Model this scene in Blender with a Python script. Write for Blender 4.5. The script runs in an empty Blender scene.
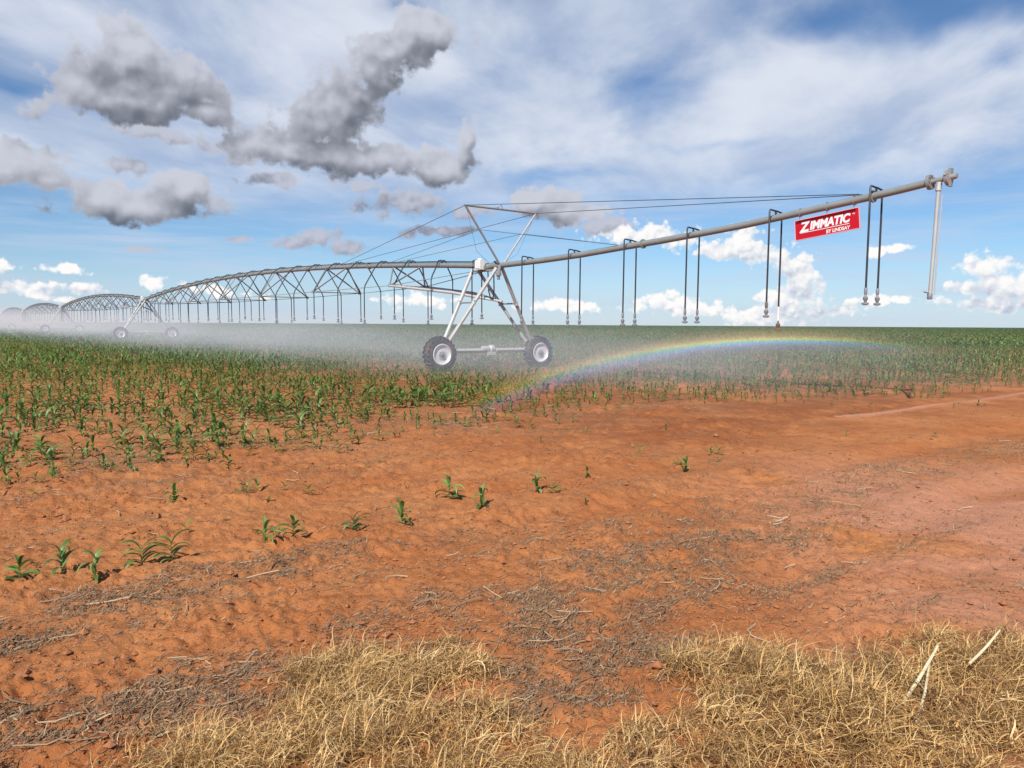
import bpy, math, random
import numpy as np
from mathutils import Vector, Matrix

R = math.radians
rng = np.random.default_rng(11)
random.seed(11)
scene = bpy.context.scene
C = scene.collection

# ------------------------------------------------------------------ camera
EYE = 1.65
FPX = 770.0
PITCH, ROLL = R(4.42), 0.006
cd = bpy.data.cameras.new('camera')
cam = bpy.data.objects.new('camera', cd)
C.objects.link(cam)
cd.sensor_fit = 'HORIZONTAL'
cd.sensor_width = 36.0
cd.lens = 36.0 * FPX / 1024
cd.clip_start, cd.clip_end = 0.05, 20000
CAMROT = Matrix.Rotation(math.pi / 2 - PITCH, 3, 'X') @ Matrix.Rotation(ROLL, 3, 'Z')
cam.matrix_world = Matrix.Translation((0, 0, EYE)) @ CAMROT.to_4x4()
scene.camera = cam


def ray(px, py):
    return (CAMROT @ Vector(((px - 512) / FPX, -(py - 384) / FPX, -1.0))).normalized()


def on_ground(px, py):
    d = ray(px, py)
    k = -EYE / d.z
    return d.x * k, d.y * k


def at_depth(px, py, Y):
    d = ray(px, py)
    k = Y / d.y
    return Vector((d.x * k, Y, EYE + d.z * k))


# ------------------------------------------------------------------ numpy noise
def _hash(ix, iy, seed):
    h = (ix.astype(np.int64) * 374761393 + iy.astype(np.int64) * 668265263 + seed * 1442695041) & 0xFFFFFFFF
    h = ((h ^ (h >> 13)) * 1274126177) & 0xFFFFFFFF
    return ((h ^ (h >> 16)) & 0xFFFF) / 65535.0


def perlin(x, y, seed=0):
    x = np.asarray(x, float); y = np.asarray(y, float)
    ix, iy = np.floor(x), np.floor(y)
    fx, fy = x - ix, y - iy
    u = fx * fx * fx * (fx * (fx * 6 - 15) + 10)
    v = fy * fy * fy * (fy * (fy * 6 - 15) + 10)

    def g(dx, dy):
        a = _hash(ix + dx, iy + dy, seed) * 2 * math.pi
        return np.cos(a) * (fx - dx) + np.sin(a) * (fy - dy)
    a = g(0, 0) * (1 - u) + g(1, 0) * u
    b = g(0, 1) * (1 - u) + g(1, 1) * u
    return (a * (1 - v) + b * v) * 1.5


def fbm(x, y, octv=4, seed=0, gain=0.5):
    s = 0; a = 1.0
    for o in range(octv):
        s = s + a * perlin(x * 2 ** o + 17.3 * o, y * 2 ** o - 9.1 * o, seed + o)
        a *= gain
    return s


def sstep(a, b, x):
    t = np.clip((x - a) / (b - a), 0, 1)
    return t * t * (3 - 2 * t)


# crop rows run along DV, the pivot pipe runs along -NV ... (u = distance into the field)
DV = (0.790, 0.613)
NV = (-0.613, 0.790)
T1 = (-0.75, 28.0)                    # first tower
AX = (0.606, -0.795)                  # along the pipe, out to the overhang
PX = (0.795, 0.606)                   # across the pipe


def uv(x, y):
    return x * NV[0] + y * NV[1], x * DV[0] + y * DV[1]


def machine(x, y):
    dx, dy = x - T1[0], y - T1[1]
    return dx * AX[0] + dy * AX[1], dx * PX[0] + dy * PX[1]


# plant litter patches (pixel of the photograph on the ground -> metres), half length along the rows, half width, strength
LITTER = []
for (px, py, a, b, k) in [
        (660, 560, 1.5, .42, 1.0), (620, 600, 1.0, .30, .95), (700, 588, .8, .22, .9), (590, 632, .75, .22, .95), (640, 655, .7, .16, .9),
        (735, 545, 1.3, .3, .8), (560, 660, .6, .18, .9), (600, 690, .5, .14, .9), (545, 690, .35, .1, .8), (690, 520, 1.5, .35, .55),
        (130, 603, 1.4, .14, .95), (240, 568, 1.2, .14, .75), (50, 640, 1.0, .12, .8), (190, 690, .9, .13, .95), (310, 672, .8, .10, .9),
        (90, 700, .6, .12, .8), (60, 740, .6, .12, .9), (240, 705, .7, .1, .7), (400, 610, 1.0, .12, .45), (330, 640, .9, .08, .4), (480, 590, 1.0, .14, .5),
        (830, 500, 1.5, .25, .6), (900, 470, 2.0, .35, .6), (960, 455, 2.2, .3, .5), (780, 590, .5, .1, .8), (820, 575, .5, .1, .8),
        (700, 480, 2.2, .35, .35), (930, 600, .5, .08, .35), (560, 540, 1.2, .2, .4), (1015, 452, .9, .5, .9), (440, 660, .6, .2, .5),
        (330, 470, 2.5, .4, .4), (120, 490, 2.5, .4, .45), (300, 425, 6, .8, .4), (870, 560, .8, .08, .5), (350, 555, 2.2, .12, .5)]:
    x, y = on_ground(px, py)
    LITTER.append((x, y, a, b, k))


def litter_at(x, y):
    u, v = uv(x, y)
    m = np.zeros_like(u)
    wob = 0.5 * perlin(x * 1.3, y * 1.3, 40) + .35 * perlin(x * 4.1, y * 4.1, 41)
    for (cx, cy, a, b, k) in LITTER:
        cu, cv = uv(cx, cy)
        d = np.sqrt(((u - cu) / (b * 1.5)) ** 2 + ((v - cv) / (a * 1.15)) ** 2)
        m = np.maximum(m, k * sstep(1.25, .25, d + wob * .8))
    rag = fbm(x * 3.0, y * 3.0, 3, 50)
    m = m * np.clip(.8 + 1.0 * rag, 0, 1.35)
    base = .30 * sstep(.1, .75, fbm(u * 2.1, v * .7, 3, 60)) * (np.hypot(x, y) < 30)
    base = np.maximum(base, .62 * sstep(7.8, 10, u) * sstep(-.5, .3, fbm(u * 1.6, v * .8, 3, 61)) * (np.hypot(x, y) < 45))
    return np.clip(np.maximum(m, base), 0, 1)


def field_edge(x, y):
    """u of the edge of the dense crop at this place"""
    u, v = uv(x, y)
    e = 8.5 + 1.4 * sstep(3, 7, v) + 1.0 * sstep(8, 11, v) - 1.3 * sstep(11.5, 14, v) - 1.7 * sstep(14, 20, v)
    return e + .55 * perlin(v * .45, u * .2, 70)


def crop_at(x, y):
    u, v = uv(x, y)
    s, q = machine(x, y)
    m = sstep(-1.0, 1.1, u - field_edge(x, y))
    gap = .12 + .88 * sstep(-.25, .35, fbm(x * .55, y * .55, 3, 71) + .34)
    near = sstep(34, 14, np.hypot(x, y))
    m = m * (1 - near * (1 - gap))
    m = m * (1 - .9 * (np.abs(s) < .38) * (np.abs(q) < 40))
    return m


def damp_at(x, y):
    u, v = uv(x, y)
    m = sstep(4.6, 7.8, u) * sstep(3.5, 10, v)
    m = m * sstep(-.45, .25, fbm(x * .28 + 3, y * .28, 3, 80) + .18)
    return np.clip(m, 0, 1)


def height(x, y):
    r = np.hypot(x, y)
    u, v = uv(x, y)
    fade = sstep(60, 12, r)
    h = .045 * perlin(x * .35, y * .35, 1)
    h = h + .022 * np.cos(u * 2 * math.pi / .9) * sstep(.2, -.4, perlin(x * .5, y * .5, 5)) * fade * .7
    smooth = sstep(.5, 3.0, x - .25 * y + .2) * .75          # the traffic-flattened soil on the right
    clod = np.abs(perlin(x * 3.3, y * 3.3, 2)) * .052 + np.abs(perlin(x * 7.7, y * 7.7, 3)) * .034
    clod = clod + .020 * fbm(x * 15, y * 15, 3, 4)
    patch = .55 + .6 * sstep(-.2, .4, perlin(x * .8, y * .8, 6))
    h = h + clod * patch * (1 - smooth) * fade + clod * .22 * smooth * fade
    for (uc, wdt, dep) in ((4.75, .28, .035), (2.9, .26, .03), (1.1, .24, .02), (7.6, .2, .03)):
        du_ = (u - uc - .12 * np.sin(v * .5 + uc)) / wdt
        h = h - dep * (np.exp(-du_ ** 2) - .55 * np.exp(-((np.abs(du_) - 1.7) / .5) ** 2)) * sstep(.5, 3.5, v) * fade
    # lug prints of the tyres in the softer strip
    strip = np.exp(-((u - 4.6) / .30) ** 2) + np.exp(-((u - 5.05) / .22) ** 2) * .7
    strip = strip * sstep(4.0, 5.2, v) * sstep(8.2, 7.2, v)
    h = h - .036 * strip * sstep(-.3, .3, perlin(x * 2.2, y * 2.2, 8)) * np.clip(np.sin(v * 2 * math.pi / .27 + np.abs(u - 4.7) * 6), -.2, 1)
    return h * sstep(400, 60, r)


# ------------------------------------------------------------------ materials
class NT:
    """small helper that builds node expressions"""
    def __init__(self, tree):
        self.t = tree

    def n(self, typ, **kw):
        nd = self.t.nodes.new(typ)
        for k, v in kw.items():
            setattr(nd, k, v)
        return nd

    def put(self, sock, v):
        if v is None:
            return
        if isinstance(v, bpy.types.NodeSocket):
            self.t.links.new(v, sock)
        else:
            sock.default_value = v

    def m(self, op, a, b=None, c=None, clamp=False):
        nd = self.n('ShaderNodeMath', operation=op, use_clamp=clamp)
        for i, v in enumerate((a, b, c)):
            self.put(nd.inputs[i], v)
        return nd.outputs[0]

    def v(self, op, a, b=None, c=None, out=0):
        nd = self.n('ShaderNodeVectorMath', operation=op)
        for i, x in enumerate((a, b, c)):
            if x is not None:
                self.put(nd.inputs[i], x)
        return nd.outputs[out]

    def xyz(self, a):
        nd = self.n('ShaderNodeSeparateXYZ'); self.put(nd.inputs[0], a)
        return nd.outputs[0], nd.outputs[1], nd.outputs[2]

    def comb(self, x, y, z):
        nd = self.n('ShaderNodeCombineXYZ')
        for i, q in enumerate((x, y, z)):
            self.put(nd.inputs[i], q)
        return nd.outputs[0]

    def ss(self, a, b, x):
        nd = self.n('ShaderNodeMapRange', interpolation_type='SMOOTHSTEP')
        self.put(nd.inputs[0], x)
        nd.inputs[1].default_value, nd.inputs[2].default_value = a, b
        return nd.outputs[0]

    def lin(self, a, b, x, c=0.0, d=1.0):
        nd = self.n('ShaderNodeMapRange')
        self.put(nd.inputs[0], x)
        for i, q in enumerate((a, b, c, d)):
            nd.inputs[1 + i].default_value = q
        return nd.outputs[0]

    def noise(self, vec, scale, detail=4, rough=.5, dist=0, col=False, dims='3D'):
        nd = self.n('ShaderNodeTexNoise', noise_dimensions=dims)
        self.put(nd.inputs['Vector'], vec)
        nd.inputs['Scale'].default_value = scale
        nd.inputs['Detail'].default_value = detail
        nd.inputs['Roughness'].default_value = rough
        nd.inputs['Distortion'].default_value = dist
        return nd.outputs['Color' if col else 'Fac']

    def mix(self, f, a, b):
        nd = self.n('ShaderNodeMix', data_type='RGBA')
        self.put(nd.inputs[0], f)
        self.put(nd.inputs[6], a if isinstance(a, bpy.types.NodeSocket) else (*a, 1))
        self.put(nd.inputs[7], b if isinstance(b, bpy.types.NodeSocket) else (*b, 1))
        return nd.outputs[2]

    def attr(self, name):
        return self.n('ShaderNodeAttribute', attribute_name=name).outputs['Fac']

    def bump(self, h, strength, dist, normal=None):
        nd = self.n('ShaderNodeBump')
        self.put(nd.inputs['Height'], h)
        nd.inputs['Strength'].default_value = strength
        nd.inputs['Distance'].default_value = dist
        if normal is not None:
            self.put(nd.inputs['Normal'], normal)
        return nd.outputs[0]


def new_mat(name):
    m = bpy.data.materials.new(name)
    m.use_nodes = True
    t = NT(m.node_tree)
    b = m.node_tree.nodes['Principled BSDF']
    return m, t, b


def simple(name, col, rough=.5, metal=0.0, var=.12, scale=6.0, dirt=None, dirt_amt=.3):
    m, t, b = new_mat(name)
    co = t.n('ShaderNodeTexCoord').outputs['Object']
    n = t.noise(co, scale, 5, .6)
    dark = tuple(c * (1 - var * 2) for c in col)
    c = t.mix(n, dark, tuple(min(1, q * (1 + var)) for q in col))
    if dirt:
        n2 = t.noise(co, scale * .37, 4, .65)
        c = t.mix(t.m('MULTIPLY', t.ss(.48, .72, n2), dirt_amt), c, dirt)
    t.put(b.inputs['Base Color'], c)
    t.put(b.inputs['Roughness'], t.lin(0, 1, n, rough * .8, min(1, rough * 1.2)))
    b.inputs['Metallic'].default_value = metal
    return m


SOIL = (.36, .14, .06)
M_pipe = simple('galvanised_pipe', (.27, .285, .28), .55, .1, .12, 3.0, (.25, .22, .18), .35)
M_galv = simple('galvanised_steel', (.50, .51, .49), .5, .15, .10, 5.0, SOIL, .18)
M_strut = simple('weathered_steel', (.30, .30, .30), .55, .1, .1, 5.0)
M_cable = simple('dark_cable', (.10, .10, .11), .6, .2, .1, 5.0)
M_hose = simple('black_hose', (.03, .032, .037), .5, 0, .2, 9.0)
M_rubber = simple('tyre_rubber', (.040, .038, .037), .85, 0, .2, 12.0, SOIL, .35)
M_rim = simple('rim_steel', (.74, .75, .76), .4, .2, .08, 7.0, SOIL, .22)
M_box = simple('white_box_paint', (.78, .78, .76), .4, 0, .05, 5.0, (.4, .33, .27), .3)
M_nozzle = simple('grey_nozzle', (.26, .27, .29), .5, .1, .2, 20.0)
M_white = simple('white_plastic', (.80, .80, .78), .4, 0, .05, 9.0)
M_brown = simple('rusty_fitting', (.20, .13, .09), .7, .1, .25, 20.0)
M_red = simple('sign_red', (.52, .004, .015), .35, 0, .06, 3.0)
M_pink = simple('sign_edge', (.80, .45, .47), .5, 0, .05, 5.0)
M_letter = simple('sign_white', (.85, .85, .85), .4, 0, .03, 5.0)


def leaf_mat(name, c0, c1, c2, trans=.3, rough=.5):
    m, t, b = new_mat(name)
    a = t.attr('tint')
    c = t.mix(t.ss(0, .55, a), c0, c1)
    c = t.mix(t.ss(.55, 1, a), c, c2)
    t.put(b.inputs['Base Color'], c)
    b.inputs['Roughness'].default_value = rough
    tr = t.n('ShaderNodeBsdfTranslucent')
    t.put(tr.inputs['Color'], c)
    mx = t.n('ShaderNodeMixShader')
    mx.inputs[0].default_value = trans
    t.t.links.new(b.outputs[0], mx.inputs[1])
    t.t.links.new(tr.outputs[0], mx.inputs[2])
    out = m.node_tree.nodes['Material Output']
    t.t.links.new(mx.outputs[0], out.inputs['Surface'])
    return m


M_corn = leaf_mat('corn_leaf', (.030, .072, .018), (.120, .215, .040), (.27, .36, .10), .3, .42)
M_grass = leaf_mat('dry_grass_blades', (.20, .105, .038), (.74, .44, .15), (.93, .67, .32), .2, .6)
M_litter = leaf_mat('plant_litter', (.14, .075, .038), (.29, .185, .105), (.56, .43, .27), .05, .8)
M_stalk = leaf_mat('dry_stalk_straw', (.45, .34, .17), (.66, .55, .32), (.80, .72, .50), .1, .5)


def ground_mat():
    m, t, b = new_mat('red_soil')
    geo = t.n('ShaderNodeNewGeometry').outputs['Position']
    n1 = t.noise(geo, .55, 5, .6)
    n2 = t.noise(geo, 5.0, 6, .65)
    n3 = t.noise(geo, 60.0, 3, .6)
    c = t.mix(t.ss(.35, .65, n1), (.50, .172, .054), (.60, .238, .085))
    c = t.mix(t.m('MULTIPLY', t.ss(.46, .72, n2), .6), c, (.26, .078, .027))
    c = t.mix(t.m('MULTIPLY', t.ss(.52, .7, n3), .35), c, (.56, .26, .13))
    pale = t.attr('pale')
    c = t.mix(t.m('MULTIPLY', pale, .85), c, (.64, .295, .175))
    dmp = t.attr('damp')
    dm = t.m('MULTIPLY', dmp, t.ss(.25, .6, t.noise(geo, 1.4, 5, .65)))
    c = t.mix(t.m('MULTIPLY', dm, .62), c, (.205, .062, .026))
    lit = t.attr('litter')
    nl = t.noise(geo, 26, 5, .7)
    lm = t.m('MULTIPLY', lit, t.ss(.36, .62, nl), clamp=True)
    lc = t.mix(t.ss(.4, .65, t.noise(geo, 90, 3, .7)), (.18, .10, .055), (.35, .23, .135))
    c = t.mix(t.m('MULTIPLY', lm, .8), c, lc)
    crop = t.attr('crop')
    c = t.mix(crop, c, t.mix(n1, (.050, .085, .028), (.085, .105, .04)))
    t.put(b.inputs['Base Color'], c)
    b.inputs['Roughness'].default_value = .95
    b.inputs['Specular IOR Level'].default_value = .15
    nb = t.bump(t.noise(geo, 18, 8, .75), .75, .05)
    nb = t.bump(n3, .6, .012, nb)
    t.put(b.inputs['Normal'], nb)
    return m


# ------------------------------------------------------------------ mesh helpers
class MB:
    def __init__(self):
        self.v, self.f = [], []

    def box(self, c, s, rot=None):
        o = len(self.v)
        for dx, dy, dz in ((-1, -1, -1), (1, -1, -1), (1, 1, -1), (-1, 1, -1), (-1, -1, 1), (1, -1, 1), (1, 1, 1), (-1, 1, 1)):
            p = Vector((dx * s[0] / 2, dy * s[1] / 2, dz * s[2] / 2))
            if rot is not None:
                p = rot @ p
            self.v.append(tuple(Vector(c) + p))
        for q in ((0, 3, 2, 1), (4, 5, 6, 7), (0, 1, 5, 4), (1, 2, 6, 5), (2, 3, 7, 6), (3, 0, 4, 7)):
            self.f.append(tuple(o + i for i in q))
        return self

    def tube(self, pts, r, n=8, caps=True):
        pts = [Vector(p) for p in pts]
        rs = r if isinstance(r, (list, tuple)) else [r] * len(pts)
        o = len(self.v)
        ref = None
        for i, p in enumerate(pts):
            if i == 0: d = pts[1] - p
            elif i == len(pts) - 1: d = p - pts[i - 1]
            else: d = (pts[i + 1] - p).normalized() + (p - pts[i - 1]).normalized()
            d = d.normalized() if d.length > 1e-9 else Vector((0, 0, 1))
            if ref is None:
                ref = Vector((0, 0, 1)) if abs(d.z) < .9 else Vector((1, 0, 0))
            a = d.cross(ref)
            a = a.normalized() if a.length > 1e-6 else d.orthogonal().normalized()
            b = a.cross(d).normalized()
            ref = b
            for k in range(n):
                t = 2 * math.pi * k / n
                self.v.append(tuple(p + (a * math.cos(t) + b * math.sin(t)) * rs[i]))
        for i in range(len(pts) - 1):
            for k in range(n):
                k2 = (k + 1) % n
                self.f.append((o + i * n + k, o + i * n + k2, o + (i + 1) * n + k2, o + (i + 1) * n + k))
        if caps:
            self.f.append(tuple(o + k for k in range(n))[::-1])
            self.f.append(tuple(o + (len(pts) - 1) * n + k for k in range(n)))
        return self

    def lathe(self, c, axis, prof, n=32, caps=True):
        """prof: (distance along axis, radius)"""
        ax = Vector(axis).normalized()
        a = ax.orthogonal().normalized(); b = ax.cross(a)
        o = len(self.v)
        for (z, r) in prof:
            for k in range(n):
                t = 2 * math.pi * k / n
                self.v.append(tuple(Vector(c) + ax * z + (a * math.cos(t) + b * math.sin(t)) * r))
        for i in range(len(prof) - 1):
            for k in range(n):
                k2 = (k + 1) % n
                self.f.append((o + i * n + k, o + i * n + k2, o + (i + 1) * n + k2, o + (i + 1) * n + k))
        if caps:
            self.f.append(tuple(o + k for k in range(n))[::-1])
            self.f.append(tuple(o + (len(prof) - 1) * n + k for k in range(n)))
        return self

    def build(self, name, mat, parent=None, smooth=True):
        me = bpy.data.meshes.new(name)
        me.from_pydata(self.v, [], self.f)
        me.materials.append(mat)
        if smooth:
            me.shade_smooth()
            try: me.set_sharp_from_angle(angle=R(40))
            except Exception: pass
        ob = bpy.data.objects.new(name, me)
        C.objects.link(ob)
        if parent is not None: ob.parent = parent
        return ob


def mesh_np(name, verts, faces, mat, attrs=None, smooth=True, link=True):
    """verts (n,3), faces (m,4) arrays; attrs: per-vertex floats"""
    me = bpy.data.meshes.new(name)
    nv, nf = len(verts), len(faces)
    k = faces.shape[1]
    me.vertices.add(nv)
    me.vertices.foreach_set('co', np.ascontiguousarray(verts, dtype=np.float32).ravel())
    me.loops.add(nf * k)
    me.loops.foreach_set('vertex_index', np.ascontiguousarray(faces, dtype=np.int32).ravel())
    me.polygons.add(nf)
    me.polygons.foreach_set('loop_start', np.arange(0, nf * k, k, dtype=np.int32))
    me.polygons.foreach_set('use_smooth', np.full(nf, smooth, dtype=bool))
    for an, av in (attrs or {}).items():
        a = me.attributes.new(an, 'FLOAT', 'POINT')
        a.data.foreach_set('value', np.ascontiguousarray(av, dtype=np.float32))
    me.materials.append(mat)
    me.update(calc_edges=True)
    me.validate()
    if not link:
        return me
    ob = bpy.data.objects.new(name, me)
    C.objects.link(ob)
    return ob


def tag(o, label=None, cat=None, group=None, kind=None):
    if label: o['label'] = label
    if cat: o['category'] = cat
    if group: o['group'] = group
    if kind: o['kind'] = kind
    return o


def empty(name, loc, rz=0.0):
    o = bpy.data.objects.new(name, None)
    o.empty_display_size = .2
    C.objects.link(o)
    o.location = loc
    o.rotation_euler = (0, 0, rz)
    return o


def dup(root, loc, label):
    def cp(o, par):
        c = o.copy(); C.objects.link(c); c.parent = par
        for ch in list(o.children):
            cp(ch, c)
        return c
    r = cp(root, None)
    r.location = loc
    r['label'] = label
    return r


# ------------------------------------------------------------------ ground: one polar sheet, dense in front of the camera
def build_ground():
    rr = [0.0, .4, .9]
    r = 1.5
    while r < 55:
        rr.append(r); r *= 1.0058
    while r < 9000:
        rr.append(r); r *= 1.09
    rr = np.array(rr)
    th = np.concatenate([np.arange(-180, -44, 3.4), np.arange(-44, 44, .16), np.arange(44, 180, 3.4)])
    th = np.radians(np.unique(np.round(th, 4)))
    RR, TH = np.meshgrid(rr, th, indexing='ij')
    X = RR * np.sin(TH); Y = RR * np.cos(TH)
    x, y = X.ravel(), Y.ravel()
    z = height(x, y)
    nr, nt = RR.shape
    i = np.arange(nr - 1)[:, None]; j = np.arange(nt)[None, :]
    j2 = (j + 1) % nt
    F = np.stack([np.broadcast_to(i * nt + j, (nr - 1, nt)), np.broadcast_to(i * nt + j2, (nr - 1, nt)),
                  np.broadcast_to((i + 1) * nt + j2, (nr - 1, nt)), np.broadcast_to((i + 1) * nt + j, (nr - 1, nt))], -1).reshape(-1, 4)
    F = F[:, ::-1]
    rad = np.hypot(x, y)
    u, v = uv(x, y)
    crop = sstep(110, 420, rad) * (u > 5) * .95 + (rad > 300) * (u <= 5) * .8
    pale = sstep(.6, 2.6, x - .12 * y) * sstep(11, 6.5, y) * sstep(-.5, .3, fbm(x * .6, y * .6, 3, 90) + .25)
    trk = np.exp(-((u - 7.3) / .22) ** 2) * (v > 13) * (v < 24)
    pale = np.clip(pale + trk, 0, 1)
    g = mesh_np('ground', np.stack([x, y, z], -1), F, ground_mat(),
                dict(litter=litter_at(x, y), damp=damp_at(x, y) * (1 - trk), crop=crop, pale=pale))
    tag(g, 'red clay field soil reaching the horizon', 'ground', kind='structure')


build_ground()


# ------------------------------------------------------------------ corn
def ribbon(base, az, L, w, lift, droop, nseg, twist=0.0, fold=True):
    """a leaf: rises then arches over; returns verts, quads"""
    vs, fs = [], []
    p = np.array(base, float)
    ang = lift
    ca, sa = math.cos(az), math.sin(az)
    side0 = np.array([-sa, ca, 0])
    for i in range(nseg + 1):
        t = i / nseg
        wid = w * (math.sin(math.pi * min(1, .18 + .82 * t)) ** .8 if t < 1 else .03) * .5 + .0006
        up = np.array([-ca * math.sin(ang), -sa * math.sin(ang), math.cos(ang)])
        tw = twist * t
        sd = side0 * math.cos(tw) + up * math.sin(tw)
        if fold:
            vs += [p - sd * wid + up * wid * .45, p.copy(), p + sd * wid + up * wid * .45]
        else:
            vs += [p - sd * wid, p + sd * wid]
        d = np.array([ca * math.cos(ang), sa * math.cos(ang), math.sin(ang)])
        p = p + d * (L / nseg)
        ang -= droop / nseg * (.5 + t)
    k = 3 if fold else 2
    for i in range(nseg):
        for c in range(k - 1):
            a = i * k + c
            fs.append((a, a + 1, a + 1 + k, a + k))
    return vs, fs


def corn_plant(rs, H, nleaf, nseg, fold=True, stalk=True):
    V, F, T = [], [], []

    def add(vs, fs, tint):
        o = len(V)
        V.extend(vs); F.extend([tuple(o + i for i in f) for f in fs])
        T.extend(tint if isinstance(tint, list) else [tint] * len(vs))
    lean = rs.uniform(-.08, .08, 2)
    if stalk:
        for k in range(2):
            vs = []
            a0 = rs.uniform(0, 3)
            for i in range(3):
                t = i / 2
                c = np.array([lean[0] * t * H, lean[1] * t * H, H * .62 * t - .01])
                w = .011 * (1 - .6 * t)
                dv = np.array([math.cos(a0 + k * 1.57), math.sin(a0 + k * 1.57), 0]) * w
                vs += [c - dv, c + dv]
            add(vs, [(0, 1, 3, 2), (2, 3, 5, 4)], .45)
    az = rs.uniform(0, 6.28)
    for i in range(nleaf):
        t = (i + .6) / nleaf
        az += math.pi + rs.uniform(-.55, .55)
        zb = H * .58 * t
        base = (lean[0] * zb, lean[1] * zb, zb)
        L = H * rs.uniform(.55, .9) * (1 - .35 * abs(t - .55))
        top = i >= nleaf - 2
        lift = rs.uniform(1.0, 1.4) if top else rs.uniform(.45, 1.0)
        vs, fs = ribbon(base, az, L, H * rs.uniform(.095, .15), lift, rs.uniform(1.3, 2.3) if top else rs.uniform(1.6, 2.9), nseg, rs.uniform(-.9, .9), fold)
        tt = float(np.clip(rs.normal(.5, .2), .05, 1))
        if not top and rs.random() < .12: tt = 1.0
        add(vs, fs, tt)
    return np.array(V, float), np.array(F, int), np.array(T, float)


rs = np.random.default_rng(5)
CORN = [corn_plant(rs, 1.0, n, 6) for n in (6, 7, 5, 6, 7, 6, 5, 8)]
CORN1 = [corn_plant(rs, 1.0, n, 4, True) for n in (5, 6, 5, 6)]
CORN2 = [corn_plant(rs, 1.0, 5, 2, False, False) for n in range(4)]
LONE = [corn_plant(rs, 1.0, n, 6) for n in (10, 8, 9, 11, 9, 8, 10)]
LONE_ME = [mesh_np('corn_seedling', v, f, M_corn, {'tint': np.clip(t + .16, 0, 1)}, link=False) for (v, f, t) in LONE]
CORN_ME = [mesh_np('corn_plant', v, f, M_corn, {'tint': t}, link=False) for (v, f, t) in CORN]


def scatter_np(variants, x, y, z, h, rot, sx=1.0, dt=None):
    VV, FF, TT = [], [], []
    o = 0
    which = rng.integers(0, len(variants), len(x))
    for k, (v, f, t) in enumerate(variants):
        ii = np.where(which == k)[0]
        if not len(ii): continue
        c, s = np.cos(rot[ii])[:, None], np.sin(rot[ii])[:, None]
        hh = h[ii][:, None]
        w = hh * (sx if np.isscalar(sx) else sx[ii][:, None])
        px = (v[None, :, 0] * c - v[None, :, 1] * s) * w + x[ii][:, None]
        py = (v[None, :, 0] * s + v[None, :, 1] * c) * w + y[ii][:, None]
        pz = v[None, :, 2] * hh + z[ii][:, None]
        VV.append(np.stack([px, py, pz], -1).reshape(-1, 3))
        FF.append((f[None] + (np.arange(len(ii)) * len(v))[:, None, None] + o).reshape(-1, f.shape[1]))
        tt = t[None, :] + (rng.normal(0, .13, len(ii)) if dt is None else dt[ii])[:, None]
        TT.append(np.clip(tt, 0, 1).ravel())
        o += len(ii) * len(v)
    return np.concatenate(VV), np.concatenate(FF), np.concatenate(TT)


# rows of corn
us = np.arange(8.0, 85, .5)
vsr = np.arange(-75, 110, .18)
U, Vv = np.meshgrid(us, vsr)
U = (U + rng.normal(0, .045, U.shape)).ravel(); Vv = (Vv + rng.uniform(-.09, .09, Vv.shape)).ravel()
cx = U * NV[0] + Vv * DV[0]; cy = U * NV[1] + Vv * DV[1]
dist = np.hypot(cx, cy)
keep = (cy > 2) & (np.abs(cx) < cy * .80 + 4) & (dist < 78)
keep &= rng.random(len(cx)) < crop_at(cx, cy) * (.95 - .15 * sstep(18, 40, dist) - .25 * sstep(40, 70, dist))
cx, cy, dist = cx[keep], cy[keep], dist[keep]
edge = sstep(0, 3.5, uv(cx, cy)[0] - field_edge(cx, cy))
vig = .5 + .5 * sstep(-.5, .5, fbm(cx * .3, cy * .3, 2, 77))
ch = (.14 + .14 * edge * vig + .05 * vig) * rng.uniform(.7, 1.2, len(cx))
ch *= np.where(uv(cx, cy)[1] > 12, .85, 1.0)
inframe = np.abs(cx) < cy * .675
order = np.argsort(np.where(inframe, dist / (.25 + ch), 1e9))
N_IND = 265
near_i = order[:N_IND]
rest = order[N_IND:]
cz = height(cx, cy)
for i in near_i:
    o = bpy.data.objects.new('corn_plant', CORN_ME[rng.integers(0, len(CORN_ME))])
    C.objects.link(o)
    o.location = (cx[i], cy[i], cz[i] - .005)
    o.rotation_euler = (rng.normal(0, .06), rng.normal(0, .06), rng.uniform(0, 6.28))
    h = ch[i] * rng.uniform(.95, 1.15)
    o.scale = (h * rng.uniform(.9, 1.15), h * rng.uniform(.9, 1.15), h)
    tag(o, 'leafy green young corn plant in the dense rows beyond the bare red strip', 'corn plant', 'corn plants along the near edge of the crop')

# plants that stand apart on the bare soil
alone = [
    (20, 586, .20, 'small drooping corn seedling at the corner end of the sparse row on red soil'),
    (62, 578, .22, 'corn seedling with wide low leaves, second of the sparse row on bare soil'),
    (95, 582, .23, 'upright corn seedling with a bent top leaf, third in the sparse row'),
    (143, 568, .22, 'corn seedling with spreading leaves, fourth in the sparse row by dark litter'),
    (172, 562, .24, 'tall thin corn seedling, fifth in the sparse row beside the litter strip'),
    (266, 546, .22, 'full corn seedling standing alone midway along the sparse row'),
    (293, 541, .20, 'low corn seedling with spread leaves just past the full lone one'),
    (354, 531, .21, 'small single corn seedling with two upright leaves on orange soil'),
    (402, 523, .24, 'wide low corn seedling bending over the soil below the machine wheel'),
    (449, 497, .30, 'bushy lone corn plant on bare soil below the machine tower'),
    (482, 506, .26, 'pair-leaved spreading corn plant next to the bushy lone one'),
    (537, 492, .24, 'upright lone corn seedling where the rainbow foot points down'),
    (553, 494, .15, 'tiny corn seedling beside the upright one on bare soil'),
    (174, 502, .22, 'yellowish corn seedling on the bare strip before the dense rows'),
    (686, 474, .22, 'small lone seedling on damp dark red soil amid the bare ground'),
]
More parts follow.
